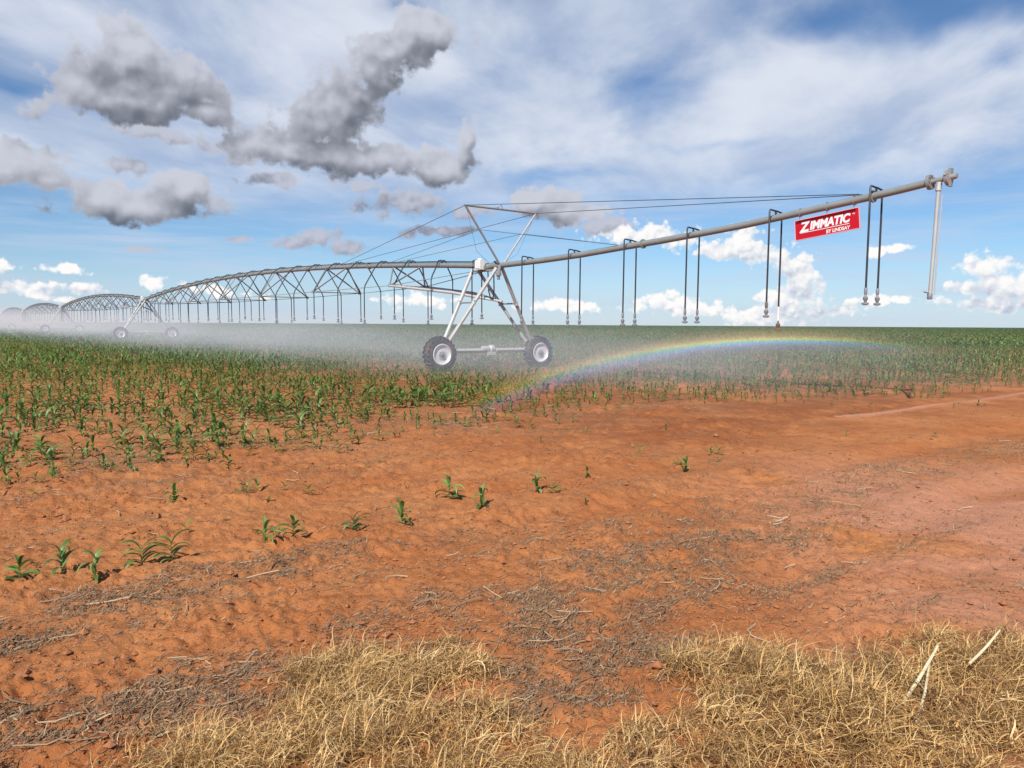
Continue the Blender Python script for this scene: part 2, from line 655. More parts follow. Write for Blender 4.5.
for k, (px, py, h, lab) in enumerate(alone):
    x, y = on_ground(px, py)
    o = bpy.data.objects.new('corn_seedling', LONE_ME[k % len(LONE_ME)])
    C.objects.link(o)
    o.location = (x, y, float(height(x, y)) - .005)
    o.rotation_euler = (0, 0, k * 1.9)
    o.scale = (h * 1.05, h * 1.05, h * .95)
    tag(o, lab, 'corn plant', 'lone corn seedlings on the bare soil')

rx, ry, rd, rh = cx[rest], cy[rest], dist[rest], ch[rest]
parts = []
a = rd < 32
parts.append(scatter_np(CORN1, rx[a], ry[a], height(rx[a], ry[a]), rh[a], rng.uniform(0, 6.28, a.sum())))
b = ~a
parts.append(scatter_np(CORN2, rx[b], ry[b], height(rx[b], ry[b]), rh[b] * 1.1, rng.uniform(0, 6.28, b.sum()), 1.4))
# farther: wide clumps, thinner with distance
nf = 60000
rad = np.exp(rng.uniform(math.log(72), math.log(1500), nf))
az = rng.uniform(-.72, .72, nf)
fx, fy = rad * np.sin(az), rad * np.cos(az)
fu, fv = uv(fx, fy)
row = np.round(fu / .5) * .5
k = fu > 9
fx, fy, rad = fx[k], fy[k], rad[k]
parts.append(scatter_np(CORN2, fx, fy, np.zeros(len(fx)), np.full(len(fx), .42) * rng.uniform(.8, 1.2, len(fx)), rng.uniform(0, 6.28, len(fx)),
                        1.4 + rad[:, ] / 90.0))
o = 0
VV, FF, TT = [], [], []
for v, f, t in parts:
    VV.append(v); FF.append(f + o); TT.append(t); o += len(v)
crop = mesh_np('corn_crop', np.concatenate(VV), np.concatenate(FF), M_corn, {'tint': np.concatenate(TT)})
tag(crop, 'mass of young green corn stretching to the horizon', 'crop', kind='stuff')

# small weeds and regrowth on the bare strip
nw = 2600
wx = rng.uniform(-8, 22, nw); wy = rng.uniform(4, 24, nw)
wu, wv = uv(wx, wy)
dens = sstep(3.5, 8.5, wu) * (wu < field_edge(wx, wy) + 1) * sstep(.05, .55, fbm(wx * .7, wy * .7, 3, 95)) * .55
dens = np.maximum(dens, .55 * np.exp(-((wu - 6.05) / .12) ** 2) * (wv < 14))
k = rng.random(nw) < dens
wx, wy = wx[k], wy[k]
v, f, t = scatter_np(CORN1, wx, wy, height(wx, wy) - .004, rng.uniform(.05, .15, len(wx)), rng.uniform(0, 6.28, len(wx)), 1.3)
w = mesh_np('weeds', v, f, M_corn, {'tint': np.clip(t + .25, 0, 1)})
tag(w, 'scattered small green weeds on the bare red soil', 'weeds', kind='stuff')


# ------------------------------------------------------------------ straw litter lying on the soil
def bits(n, x, y, z, L, w, az, tint, curl, lift):
    """thin bent ribbons with a ridge, four quads each"""
    t = np.linspace(-.5, .5, 4)
    ca, sa = np.cos(az)[:, None], np.sin(az)[:, None]
    lx = t[None] * L[:, None]
    ly = curl[:, None] * (t[None] ** 2 - .1) * L[:, None] * 1.4
    lz = lift[:, None] * (t[None] + .5)
    px = x[:, None] + lx * ca - ly * sa
    py = y[:, None] + lx * sa + ly * ca
    pz = z[:, None] + .004 + lz
    ox = -sa * w[:, None] * .5; oy = ca * w[:, None] * .5
    A = np.stack([px - ox, py - oy, pz - .001], -1)
    B = np.stack([px, py, pz + w[:, None] * .5], -1)
    D = np.stack([px + ox, py + oy, pz - .001], -1)
    V = np.stack([A, B, D], 2).reshape(n, 12, 3)
    q = []
    for i in range(3):
        for c in range(2):
            a0 = i * 3 + c
            q.append((a0, a0 + 1, a0 + 4, a0 + 3))
    F = (np.array(q)[None] + (np.arange(n) * 12)[:, None, None]).reshape(-1, 4)
    return V.reshape(-1, 3), F, np.repeat(tint, 12)


nb = 380000
by = 2.3 * np.exp(rng.uniform(0, math.log(16 / 2.3), nb))
bx = rng.uniform(-.78, .78, nb) * (by + .5)
lt = litter_at(bx, by)
k = rng.random(nb) < np.clip(lt * 1.15, 0, 1) ** 1.7 * .85 + .045
bx, by, lt = bx[k], by[k], lt[k]
n = len(bx)
big = rng.random(n) < .012
L = np.where(big, rng.uniform(.08, .24, n), np.exp(rng.normal(math.log(.018), .5, n)))
wd = np.where(big, rng.uniform(.003, .007, n), rng.uniform(.0016, .004, n)) * (1 + by * .05)
tint = np.clip(rng.beta(1.3, 2.6, n) + .25 * big, 0, 1)
azb = np.where(rng.random(n) < .45, math.atan2(DV[1], DV[0]) + rng.normal(0, .4, n), rng.uniform(0, 6.28, n))
v, f, t = bits(n, bx, by, height(bx, by), L, wd, azb, tint, rng.normal(0, .6, n), np.abs(rng.normal(0, .012, n)))
lo = mesh_np('straw_litter', v, f, M_litter, {'tint': t})
tag(lo, 'dark broken straw and plant litter strewn over the soil', 'litter', kind='stuff')

# soil clods
nc = 70000
ky = 2.3 * np.exp(rng.uniform(0, math.log(12 / 2.3), nc))
kx = rng.uniform(-.78, .78, nc) * (ky + .5)
rough = (.15 + .85 * sstep(.1, .6, perlin(kx * 1.2, ky * 1.2, 33))) * (1 - .85 * sstep(.5, 3, kx - .25 * ky + .2))
k = rng.random(nc) < rough * .6
kx, ky = kx[k], ky[k]
n = len(kx)
ico = np.array([(0, 0, 1), (.9, 0, .2), (.2, .9, .15), (-.8, .5, .2), (-.7, -.6, .2), (.3, -.9, .1), (0, 0, -.8)], float)
icf = np.array([(0, 1, 2), (0, 2, 3), (0, 3, 4), (0, 4, 5), (0, 5, 1), (6, 2, 1), (6, 3, 2), (6, 4, 3), (6, 5, 4), (6, 1, 5)])
sz = np.exp(rng.normal(math.log(.0075), .5, n))[:, None, None]
P = ico[None] * (1 + rng.normal(0, .22, (n, 7, 3))) * sz
P[:, :, 2] *= .75
P += np.stack([kx, ky, height(kx, ky) + sz[:, 0, 0] * .3], -1)[:, None]
F = (icf[None] + (np.arange(n) * 7)[:, None, None]).reshape(-1, 3)
M_clod = simple('soil_clod', (.40, .155, .06), .95, 0, .25, 30.0)
cl = mesh_np('soil_clods', P.reshape(-1, 3), F, M_clod, smooth=False)
tag(cl, 'small red soil clods on the worked ground', 'soil clods', kind='stuff')


# ------------------------------------------------------------------ dry grass in the foreground
def grass_cover(x, y):
    """density and height of the dead grass mat"""
    n = fbm(x * 1.5, y * 1.5, 3, 120)
    n2 = fbm(x * 4.5, y * 4.5, 2, 130)

    def blob(cx, cy, a, b):
        return 1 - np.sqrt(((x - cx) / a) ** 2 + ((y - cy) / b) ** 2)
    m = np.maximum.reduce([
        blob(-.62, 3.28, .46, .50), blob(-.42, 2.85, .56, .55), blob(-.95, 2.80, .62, .30), blob(-.32, 3.55, .26, .18), blob(-.75, 3.6, .28, .2),
        blob(-2.3, 2.2, .9, .4), blob(-.15, 2.60, .38, .35),
        blob(1.10, 3.45, .36, .36), blob(1.35, 3.05, .75, .55), blob(2.1, 3.2, .75, .55), blob(2.5, 3.1, .8, .8),
        blob(.85, 2.75, .55, .40), blob(.42, 2.62, .36, .26), blob(0, 1.6, 3.5, .95), blob(4, 2.6, 1.8, 1.2), blob(-4, 1.8, 2, 1.0)])
    d = sstep(-.05, .45, m + .42 * n + .30 * n2) * .93 + .05 * sstep(-.5, .1, m)
    h = (.30 + .70 * sstep(-.1, .5, m + .6 * n2)) * (1 + .45 * sstep(.6, 1.2, x) * sstep(2.7, 3.2, y))
    return d, h


def blades(n, x, y, z, L, w, az, lift, droop, curl, tint, seg=5):
    vs = []
    p = np.stack([x, y, z], -1)
    ang = lift.copy(); a = az.copy()
    for i in range(seg + 1):
        t = i / seg
        wd = w * (1 - t * .75) * .5
        side = np.stack([-np.sin(a), np.cos(a), 0.25 * np.ones(n)], -1)
        vs.append(p - side * wd[:, None]); vs.append(p + side * wd[:, None])
        d = np.stack([np.cos(a) * np.cos(ang), np.sin(a) * np.cos(ang), np.sin(ang)], -1)
        p = p + d * (L / seg)[:, None]
        low = p[:, 2] < z + .008
        ang = np.where(low & (ang < 0), .1, ang - droop / seg * (.4 + 1.2 * t))
        a = a + curl / seg
    V = np.stack(vs, 1)
    k = 2 * (seg + 1)
    q = np.array([(2 * i, 2 * i + 1, 2 * i + 3, 2 * i + 2) for i in range(seg)])
    F = (q[None] + (np.arange(n) * k)[:, None, None]).reshape(-1, 4)
    shade = np.repeat(tint, k)
    return V.reshape(-1, 3), F, shade


ng = 290000
gy = rng.uniform(1.0, 4.4, ng); gx = rng.uniform(-4.2, 4.6, ng)
# blades gather in tufts
tfx, tfy = rng.uniform(-4.2, 4.6, 5200), rng.uniform(1.0, 4.4, 5200)
ti = rng.integers(0, 5200, ng)
tg = rng.random(ng) < .75
gx = np.where(tg, tfx[ti] + rng.normal(0, .035, ng), gx); gy = np.where(tg, tfy[ti] + rng.normal(0, .035, ng), gy)
gd, gh = grass_cover(gx, gy)
vis = (np.abs(gx) < gy * .72 + .45) & (gy > 1.7)
k = (rng.random(ng) < gd * np.where(vis, 1.0, .35))
gx, gy, gh, ti, gd = gx[k], gy[k], gh[k], ti[k], gd[k]
n = len(gx)
tuft_az = rng.uniform(0, 6.28, 5200)
az = np.where(rng.random(n) < .55, tuft_az[ti] + rng.normal(0, .7, n), rng.uniform(0, 6.28, n))
flat = rng.random(n) < .68
lift = np.where(flat, rng.uniform(.02, .55, n), rng.uniform(.5, 1.25, n))
Lg = rng.uniform(.05, .17, n) * (.45 + .6 * gh) * np.where(flat, 1.0, .95)
tt = np.clip(rng.beta(1.5, 1.5, n) + rng.normal(0, .24, 5200)[ti], 0, 1)
tt = np.where(flat & (rng.random(n) < .30), tt * .25, tt)
zz = height(gx, gy) + rng.uniform(0, .07, n) * gh * gd
v, f, t = blades(n, gx, gy, zz, Lg, np.exp(rng.normal(math.log(.0029), .45, n)), az, lift, rng.uniform(.4, 3.2, n), rng.normal(0, 1.5, n), tt)
gr = mesh_np('dry_grass', v, f, M_grass, {'tint': t})
tag(gr, 'matted dead straw-coloured grass at the edge of the field', 'grass', kind='stuff')

# pale stalks poking out of the grass
for (p0, p1, y0, y1, r, lab) in [
        ((893, 716), (938, 646), 3.15, 3.30, .0085, 'long pale bent reed stalk leaning in the dry grass, longest of the pair'),
        ((914, 728), (930, 660), 3.05, 3.30, .006, 'shorter thin pale reed stalk crossing beside the longer one'),
        ((969, 664), (1000, 630), 3.35, 3.45, .0065, 'pale straight reed stalk sticking out of the brown grass apart from the pair')]:
    A, B = at_depth(*p0, y0), at_depth(*p1, y1)
    o = empty('dry_stalk', A)
    side = Vector((.012, 0, .006))
    mid = (B - A) * .5 + side
    st = MB().tube([(0, 0, 0), (B - A) * .25 + side * .8, mid, (B - A) * .78 + side * .4, B - A], [r, r, r * .95, r * .8, r * .6], 7).build('stalk', M_stalk, o)
    a = st.data.attributes.new('tint', 'FLOAT', 'POINT')
    a.data.foreach_set('value', np.random.default_rng(3).uniform(.5, .95, len(st.data.vertices)).astype(np.float32))
    lf = MB()
    vs, fs = ribbon((0, 0, 0), 2.5, .13, .010, .9, 2.2, 5, .6)
    lf.v = [tuple(Vector(q) + mid) for q in vs]; lf.f = fs
    l2 = lf.build('leaf', M_stalk, o)
    a = l2.data.attributes.new('tint', 'FLOAT', 'POINT')
    a.data.foreach_set('value', np.full(len(l2.data.vertices), .35, np.float32))
    tag(o, lab, 'stalk', 'pale reed stalks in the dry grass')

# ------------------------------------------------------------------ the irrigation machine
RZ = math.atan2(AX[1], AX[0])          # local x along the pipe, local y across it (away from the camera)
SPAN = 54.6


def pt(s):
    return Vector((T1[0] + AX[0] * s, T1[1] + AX[1] * s, 0))


def pipe_z(s):                          # s runs 0 .. -54.6 in a span
    w = (s + SPAN / 2) / (SPAN / 2)
    return 3.75 + .92 * (1 - w * w)


JS = [-(6.1 + 7.067 * k) for k in range(7)]
JW = [.85, 1.25, 1.40, 1.42, 1.40, 1.25, .85]
JD = [.88, 1.25, 1.48, 1.54, 1.48, 1.25, .88]
RODS = [(-.4, .12, 3.62)] + [(s, w, pipe_z(s) - d) for s, w, d in zip(JS, JW, JD)] + [(-SPAN + .4, .12, 3.62)]


def rod_at(s):
    for (a, b) in zip(RODS[:-1], RODS[1:]):
        if b[0] <= s <= a[0]:
            t = (s - a[0]) / (b[0] - a[0])
            return a[1] + (b[1] - a[1]) * t, a[2] + (b[2] - a[2]) * t
    return .25, 3.6


def nozzle(parent, x, y, z, white=False):
    nb = MB()
    nb.lathe((x, y, z), (0, 0, 1), [(.0, .016), (-.06, .03), (-.08, .052), (-.13, .052), (-.15, .035), (-.19, .03), (-.2, .075), (-.235, .075), (-.25, .03)], 10)
    return nb.build('nozzle', M_white if white else M_nozzle, parent)


def make_span():
    o = empty('irrigation_span', pt(0), RZ)
    m = MB()
    ss = np.linspace(-.25, -SPAN + .25, 40)
    m.tube([(s, 0, pipe_z(s)) for s in ss], .105, 14)
    pipe = m.build('pipe', M_pipe, o)
    for s in [0.0] + [0.5 * (a + b) for a, b in zip(JS[:-1], JS[1:])]:
        if s == 0: continue
        d = (pipe_z(s + .05) - pipe_z(s - .05)) / .1
        MB().lathe((s, 0, pipe_z(s)), (1, 0, d), [(-.025, .15), (.025, .15)], 16).build('flange', M_pipe, pipe)
    # electric cable lashed along the top of the pipe
    MB().tube([(s, -.05 + .02 * math.sin(s * 2.1), pipe_z(s) + .135) for s in np.linspace(-.4, -SPAN + .4, 90)], .026, 6).build('power_cable', M_cable, o)
    for side in (-1, 1):
        MB().tube([(s, side * w, z) for s, w, z in RODS], .015, 6).build('truss_rod', M_strut, o)
    for (s, w, d) in zip(JS, JW, JD):
        z = pipe_z(s) - d
        MB().tube([(s, -w, z), (s, w, z)], .030, 6).build('cross_bar', M_strut, o)
        for side in (-1, 1):
            st = MB()
            for ds in (-1.15, 1.15):
                st.tube([(s + ds, side * .06, pipe_z(s + ds) - .09), (s, side * w, z)], .034, 4)
            st.box((s, side * w, z), (.22, .05, .12))
            st.build('truss_strut', M_strut, o)
    s = -.95
    k = 0
    while s > -SPAN + .6:
        w, zr = rod_at(s)
        w = max(w, .22)
        pz = pipe_z(s)
        for side in (-1, 1):
            d = MB()
            zt = pz + .20
            pts = [(s, -side * .02, pz + .10), (s, side * .05, zt), (s, side * .17, zt - .03), (s, side * (.17 + (w - .17) * .35), pz - .12),
                   (s, side * (w - .05), zr + .12), (s, side * w, zr - .05)]
            zb = 1.98 + .12 * math.sin(k * 1.7 + side)
            d.tube(pts, .026, 6)
            d.tube([pts[-1], (s + .01, side * w, zb)], .024, 6)
            h = d.build('sprinkler_drop', M_hose, o)
            nozzle(h, s + .01, side * w, zb + .01)
        s -= 2.42
        k += 1
    return o


LAB_SPAN = ['arched galvanised irrigation span meeting the big central tower, drops clearly visible',
            'irrigation span beyond the misty second tower, half veiled by spray',
            'small distant irrigation span, third arch out from the central tower',
            'tiny farthest irrigation span fading into the mist at the field end']
G_SPAN = 'arched spans of the irrigation machine'
span = make_span()
tag(span, LAB_SPAN[0], 'irrigation span', G_SPAN)
for k in range(1, 4):
    dup(span, pt(-SPAN * k), LAB_SPAN[k])


def make_wheel(parent, y):
    x0 = -.02
    w = empty('wheel', (x0, y, .60)); w.parent = parent
    Rr, W = .60, .36
    ty = MB()
    prof = [(-W / 2 + .03, .33), (-W / 2, .40), (-W / 2, .47), (-W / 2 + .05, .575), (-.08, Rr), (.08, Rr), (W / 2 - .05, .575), (W / 2, .47), (W / 2, .40), (W / 2 - .03, .33)]
    ty.lathe((0, 0, 0), (1, 0, 0), prof, 44, False)
    for k in range(22):
        for sgn in (-1, 1):
            a = 2 * math.pi * (k + (.5 if sgn > 0 else 0)) / 22
            pts = []
            for q in range(4):
                t = q / 3
                aa = a + t * .20
                rr = Rr + .012 - .045 * t * t
                pts.append((sgn * (.01 + t * (W / 2 - .005)), math.cos(aa) * rr, math.sin(aa) * rr))
            ty.tube(pts, .034, 4)
    ty.build('tyre', M_rubber, w)
    rm = MB()
    rm.lathe((0, 0, 0), (1, 0, 0), [(.10, .345), (.175, .375), (.188, .345), (.15, .315), (.125, .285), (.115, .20), (.14, .14), (.14, .10)], 36)
    rm.lathe((0, 0, 0), (-1, 0, 0), [(.10, .345), (.175, .375), (.188, .345), (.15, .315), (.125, .285), (.115, .20), (.14, .14), (.14, .10)], 36)
    rm.build('rim', M_rim, w)
    hb = MB()
    hb.lathe((0, 0, 0), (1, 0, 0), [(.10, .085), (.165, .085), (.175, .06), (.21, .055), (.22, .02)], 18)
    for k in range(8):
        a = 2 * math.pi * k / 8
        hb.lathe((.138, math.cos(a) * .125, math.sin(a) * .125), (1, 0, 0), [(0, .014), (.03, .014)], 6)
    hb.build('hub', M_nozzle, w)
    return w


def make_tower():
    o = empty('irrigation_tower', pt(0), RZ)
    for y in (-2.2, 2.2):
        make_wheel(o, y)
    b = MB()
    b.tube([(-.15, -2.05, .70), (-.15, -.35, .70)], .085, 10)
    b.tube([(-.15, .3, .70), (-.15, 1.72, .70)], .085, 10)
    b.tube([(-.15, -.4, .70), (-.15, .35, .70)], .06, 10)
    b.tube([(-.15, 1.66, .70), (-.15, 1.98, 1.10)], .085, 10)
    b.build('base_beam', M_galv, o)
    g = MB()
    g.lathe((-.15, -.16, .76), (0, 1, 0), [(-.16, .07), (-.15, .11), (.15, .11), (.19, .15), (.32, .15), (.36, .09)], 16)
    g.box((-.13, .05, .60), (.22, .34, .12))
    g.build('drive_motor', M_galv, o)
    for y in (-2.2, 2.2):
        s = 1 if y > 0 else -1
        q = MB()
        q.lathe((-.22, y, .60), (1, 0, 0), [(-.22, .09), (-.19, .15), (.0, .15), (.03, .08)], 14)
        q.box((-.22, y - s * .12, .68), (.16, .2, .3))
        q.build('gearbox', M_nozzle, o)
        d = MB()
        d.tube([(-.02, y - s * .2, .70), (-.02, s * .3, .70)], .028, 6)
        d.build('drive_shaft', M_strut, o)
    tops = (-1.05, .45)
    for y in (-1, 1):
        for k, tx in enumerate(tops):
            foot = Vector((-.30 if k == 0 else -.06, y * 1.95, .86))
            top = Vector((tx, y * .13, 3.64))
            lg = MB()
            lg.tube([foot, top], .070 if y < 0 else .062, 8)
            mid = foot.lerp(top, .56)
            lg.box(mid, (.16, .07, .16))
            lg.build('leg', M_galv, o)
        pl = MB()
        pl.box((-.18, y * 1.93, .96), (.42, .05, .42))
        pl.box((-.18, y * 1.99, .72), (.34, .18, .20))
        pl.build('foot_plate', M_galv, o)
        f = .56
        a = Vector((-.30, y * 1.95, .86)).lerp(Vector((tops[0], y * .13, 3.64)), f)
        c = Vector((-.06, y * 1.95, .86)).lerp(Vector((tops[1], y * .13, 3.64)), f)
        MB().tube([a, c], .032, 6).build('leg_brace', M_strut, o)
    # long braces from the first truss cross bar down to the leg brace
    z1 = pipe_z(JS[0]) - JD[0]
    for y in (-1, 1):
        MB().tube([(JS[0], y * JW[0], z1), (-2.4, y * .5 + .35, 2.86), (-.45, .80, 2.5)], [.05, .062, .045], 8).build('span_brace', M_galv, o)
    bx = MB()
    bx.box((-.48, -.19, 3.80), (.34, .22, .34))
    bx.lathe((-.48, -.19, 3.97), (0, 0, 1), [(0, .10), (.06, .08), (.08, .03)], 14)
    bx.box((-.48, -.31, 3.79), (.26, .02, .24))
    bx.build('control_box', M_box, o)
    cp = MB()
    cp.lathe((0, 0, 3.74), (1, 0, .1), [(-.34, .13), (-.30, .16), (-.24, .16), (-.24, .12), (.25, .12), (.25, .16), (.31, .16), (.34, .12)], 18)
    cp.box((-.3, 0, 3.60), (1.6, .16, .06))
    cp.build('pipe_coupling', M_pipe, o)
    return o


G_TOW = 'wheeled towers of the irrigation machine'
tower = make_tower()
tag(tower, 'galvanised A-frame irrigation tower on two big rubber tyres carrying the overhang', 'irrigation tower', G_TOW)
LAB_TOW = ['second irrigation tower, wheels and base beam dimly seen through white spray',
           'third irrigation tower standing deep in the mist between arched spans',
           'fourth irrigation tower, tiny and veiled between the distant arches',
           'fifth irrigation tower at the far end of the arches, barely seen']
for k in range(1, 5):
    dup(tower, pt(-SPAN * k), LAB_TOW[k - 1])

# drain/vent hook bracket and the little downpipe hanging at the first tower (part of the tower itself)
bk = MB()
bk.tube([(.62, -.10, 3.72), (.62, -.16, 3.45), (.62, -.16, 3.22)], [.06, .07, .05], 8)
bk.lathe((.62, -.16, 3.42), (0, 0, 1), [(-.05, .10), (.05, .10)], 12)
bk.build('pressure_valve', M_pipe, tower)

# mast with cables above the first tower
OV = [(0.25, 3.735), (.8, 3.745), (2.78, 3.77), (4.77, 3.83), (6.5, 3.92), (8, 3.99), (9.5, 4.075), (10.75, 4.155), (12.4, 4.30), (13.9, 4.435), (14.8, 4.53), (15.45, 4.61)]


def ov_z(s):
    return float(np.interp(s, [q[0] for q in OV], [q[1] for q in OV]))


mast = empty('cable_mast', pt(.58), RZ)
tag(mast, 'inverted triangle steel mast with guy cables above the central tower', 'mast')
zt = 5.69
dz = -.58                                # local x origin offset: mast local x = s - .25
for y in (-1, 1):
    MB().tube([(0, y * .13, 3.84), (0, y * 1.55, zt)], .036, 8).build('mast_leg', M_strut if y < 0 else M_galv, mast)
tb = MB()
tb.tube([(0, -1.60, zt), (0, 1.58, zt)], .036, 8)
tb.tube([(0, -.35, zt + .02), (0, -.15, zt + .05), (0, -.02, zt + .17), (0, .04, zt + .02)], .016, 6)
tb.build('top_bar', M_strut, mast)
for y in (-1, 1):
    tip = (0, y * 1.55, zt)
    MB().tube([tip, (13.75 + dz, y * .06, ov_z(13.75) + .10)], .0105, 5).build('guy_cable', M_cable, mast)
    MB().tube([tip, (-13.0, y * .10, pipe_z(-13.0) + .10)], .0105, 5).build('guy_cable', M_cable, mast)
    MB().tube([(0, y * .95, 3.84 + 1.85 * .58), (6.4 + dz, y * .08, ov_z(6.4) + .08)], .008, 5).build('guy_cable', M_cable, mast)
    MB().tube([(0, y * .95, 3.84 + 1.85 * .58), (-8.0, y * .10, pipe_z(-8.0) + .10)], .0085, 5).build('guy_cable', M_cable, mast)
    MB().tube([(0, y * 1.5, zt - .06), (-.25, y * .9, 4.2), (-.35, y * .25, 3.80)], .005, 5).build('stay_wire', M_cable, mast)

# overhang boom
boom = empty('overhang_boom', pt(0), RZ)
tag(boom, 'long tapering galvanised overhang pipe rising away from the tower to its free end', 'irrigation boom')
sx = np.linspace(.25, 15.2, 34)
bp = MB().tube([(s, 0, ov_z(s)) for s in sx], [.10 - .022 * (s / 15.5) for s in sx], 14).build('pipe', M_pipe, boom)
for s in (7.35, 14.02):
    d = (ov_z(s + .2) - ov_z(s - .2)) / .4
    MB().lathe((s, 0, ov_z(s)), (1, 0, d), [(-.02, .135), (.02, .135)], 16).build('flange', M_pipe, bp)
ef = MB()
d = .12
ef.lathe((15.2, 0, ov_z(15.2)), (1, 0, d), [(-.035, .15), (.035, .15)], 18)
for k in range(8):
    a = 2 * math.pi * k / 8
    ef.lathe((15.2, math.cos(a) * .122, ov_z(15.2) + math.sin(a) * .122), (1, 0, d), [(-.055, .014), (.055, .014)], 6)
ef.build('end_flange', M_pipe, boom)
eg = MB()
eg.tube([(15.2, 0, ov_z(15.2)), (15.55, 0, 4.62)], .055, 10)
eg.lathe((15.55, 0, 4.62), (1, 0, .1), [(-.05, .06), (-.03, .16), (.03, .16), (.05, .07), (.10, .06), (.17, .05)], 16)
eg.box((15.59, 0, 4.62), (.06, .10, .36))
eg.tube([(15.55, 0, 4.62), (15.55, -.17, 4.68)], .035, 8)
eg.build('end_valve', M_strut, boom)
dp = MB()
sd = 15.38
dp.tube([(sd, -.0, ov_z(sd) - .05), (sd, -.02, ov_z(sd) - .22)], .058, 10)
dp.tube([(sd, -.02, ov_z(sd) - .18), (sd - .03, -.03, 3.2), (sd - .06, -.04, 2.28)], .038, 10)
dp.tube([(sd + .08, -.02, ov_z(sd) - .3), (sd + .02, -.03, 2.3)], .012, 6)
drain = dp.build('drain_pipe', M_galv, boom)
dh = MB()
dh.lathe((sd - .06, -.04, 2.30), (0, 0, 1), [(-.09, .042), (-.08, .05), (.02, .05), (.03, .042)], 12)
dh.tube([(sd - .06, -.04, 2.33), (sd - .1, -.22, 2.36)], .014, 6)
dh.build('drain_handle', M_nozzle, drain)
# pairs of drops, one leg on either side of the pipe
for (s, zb, kind) in [(2.08, 1.86, 0), (4.44, 1.85, 0), (6.85, 1.88, 0), (9.15, 1.96, 0), (11.64, 2.10, 1), (14.09, 2.36, 0)]:
    zp = ov_z(s)
    for side in (-1, 1):
        y1 = side * .25
        q = MB()
        z0 = zp + .17
        q.tube([(s, -side * .02, zp + .06), (s, 0, z0 - .02), (s, side * .03, z0), (s, y1 - side * .03, z0 + (.015 if side < 0 else -.03)), (s, y1, z0 - .03), (s, y1, zp - .5), (s - .01, y1, zb)], .022, 7)
        h = q.build('sprinkler_drop', M_hose, boom)
        low = zb - (.34 if (kind and side > 0) else 0)
        if kind and side > 0:
            MB().tube([(s - .01, y1, zb + .02), (s - .01, y1, zb - .32)], .03, 8).build('weight_tube', M_white, h)
            nozzle(h, s - .01, y1, low + .02).data.materials[0] = M_brown
        else:
            e = MB()
            e.lathe((s - .01, y1, zb), (0, 0, 1), [(.12, .026), (.10, .035), (.0, .035), (-.02, .028)], 10)
            e.build('hose_clamp', M_brown if kind else M_nozzle, h)
            nozzle(h, s - .01, y1, low)

# little U-shaped hose hanging by the tower
uh = MB().tube([(-.95, .5, 3.65), (-.92, .52, 2.9), (-.84, .55, 2.62), (-.72, .57, 2.62), (-.66, .58, 2.9), (-.68, .58, 3.6)], .024, 7).build('hose_loop', M_hose, tower)

# ------------------------------------------------------------------ hanging sign
s0, s1 = 12.22, 13.72
mid = (s0 + s1) / 2
sl = math.atan2(.145, 1.53)
sgn = empty('hanging_sign', pt(mid) + Vector((0, 0, 3.95)), RZ)
tag(sgn, 'red rectangular sign with bold white lettering hanging under the overhang pipe', 'sign')
rot = Matrix.Rotation(-sl, 3, 'Y')
W, Hh = 1.55, .445


def sp(x, y, z):
    return rot @ Vector((x, y, z))


pn = MB().box((0, 0, 0), (W, .03, Hh), rot)
pn.build('panel', M_red, sgn, smooth=False)
ed = MB()
for (c, s_) in [((0, -.004, Hh / 2 + .006), (W + .026, .036, .012)), ((0, -.004, -Hh / 2 - .006), (W + .026, .036, .012)),
                ((-W / 2 - .006, -.004, 0), (.012, .036, Hh)), ((W / 2 + .006, -.004, 0), (.012, .036, Hh))]:
    ed.box(sp(*c), s_, rot)
ed.build('border', M_pink, sgn, smooth=False)
# the rolled top lip that shades the upper edge
lip = MB().box(sp(0, -.035, Hh / 2 - .012), (W - .1, .06, .012), rot)
lip.build('top_lip', M_red, sgn, smooth=False)
hg = MB()
for x in (-.66, .02, .66):
    z = ov_z(mid + x)
    b = sp(x, 0, Hh / 2)
    zl = z - 3.95
    hg.tube([(b.x, 0, b.z - .02), (b.x, 0, zl + .08)], .010, 6)
    hg.lathe((b.x, 0, zl), (1, 0, .1), [(-.02, .101), (.02, .101)], 14)
hg.build('hanger', M_strut, sgn)


def text(body, size, x, z, shear, bold, sxx=1.0, name='lettering'):
    cu = bpy.data.curves.new('lettering', 'FONT')
    cu.body = body
    cu.size = size
    cu.shear = shear
    cu.offset = bold
    cu.extrude = .003
    cu.space_character = 1.0
    tmp = bpy.data.objects.new('lettering', cu)
    C.objects.link(tmp)
    dg = bpy.context.evaluated_depsgraph_get()
    me = bpy.data.meshes.new_from_object(tmp.evaluated_get(dg))
    bpy.data.objects.remove(tmp)
    co = np.zeros(len(me.vertices) * 3, np.float32)
    me.vertices.foreach_get('co', co)
    co = co.reshape(-1, 3)
    wdt = co[:, 0].max()
    out = np.zeros_like(co)
    for i, (a, b, c) in enumerate(co):
        out[i] = sp(x + a * sxx, -.0185 - c, z + b)
    me.vertices.foreach_set('co', out.ravel())
    me.update()
    me.materials.clear(); me.materials.append(M_letter)
    ob = bpy.data.objects.new(name, me)
    C.objects.link(ob)
    ob.parent = sgn
    return wdt * sxx


wz = text('Z', .315, -.655, -.055, .25, .012, 1.0)
text('IMMATIC', .255, -.655 + wz - .035, -.038, .25, .011, .93)
text('BY LINDSAY', .112, -.01, -.200, .12, .0025, .92)
text('TM', .04, .63, .10, 0, .001)
ul = MB()
ul.box(sp(-.05, -.018, -.080), (1.20, .008, .014), rot)
ul.build('underline', M_letter, sgn, smooth=False)


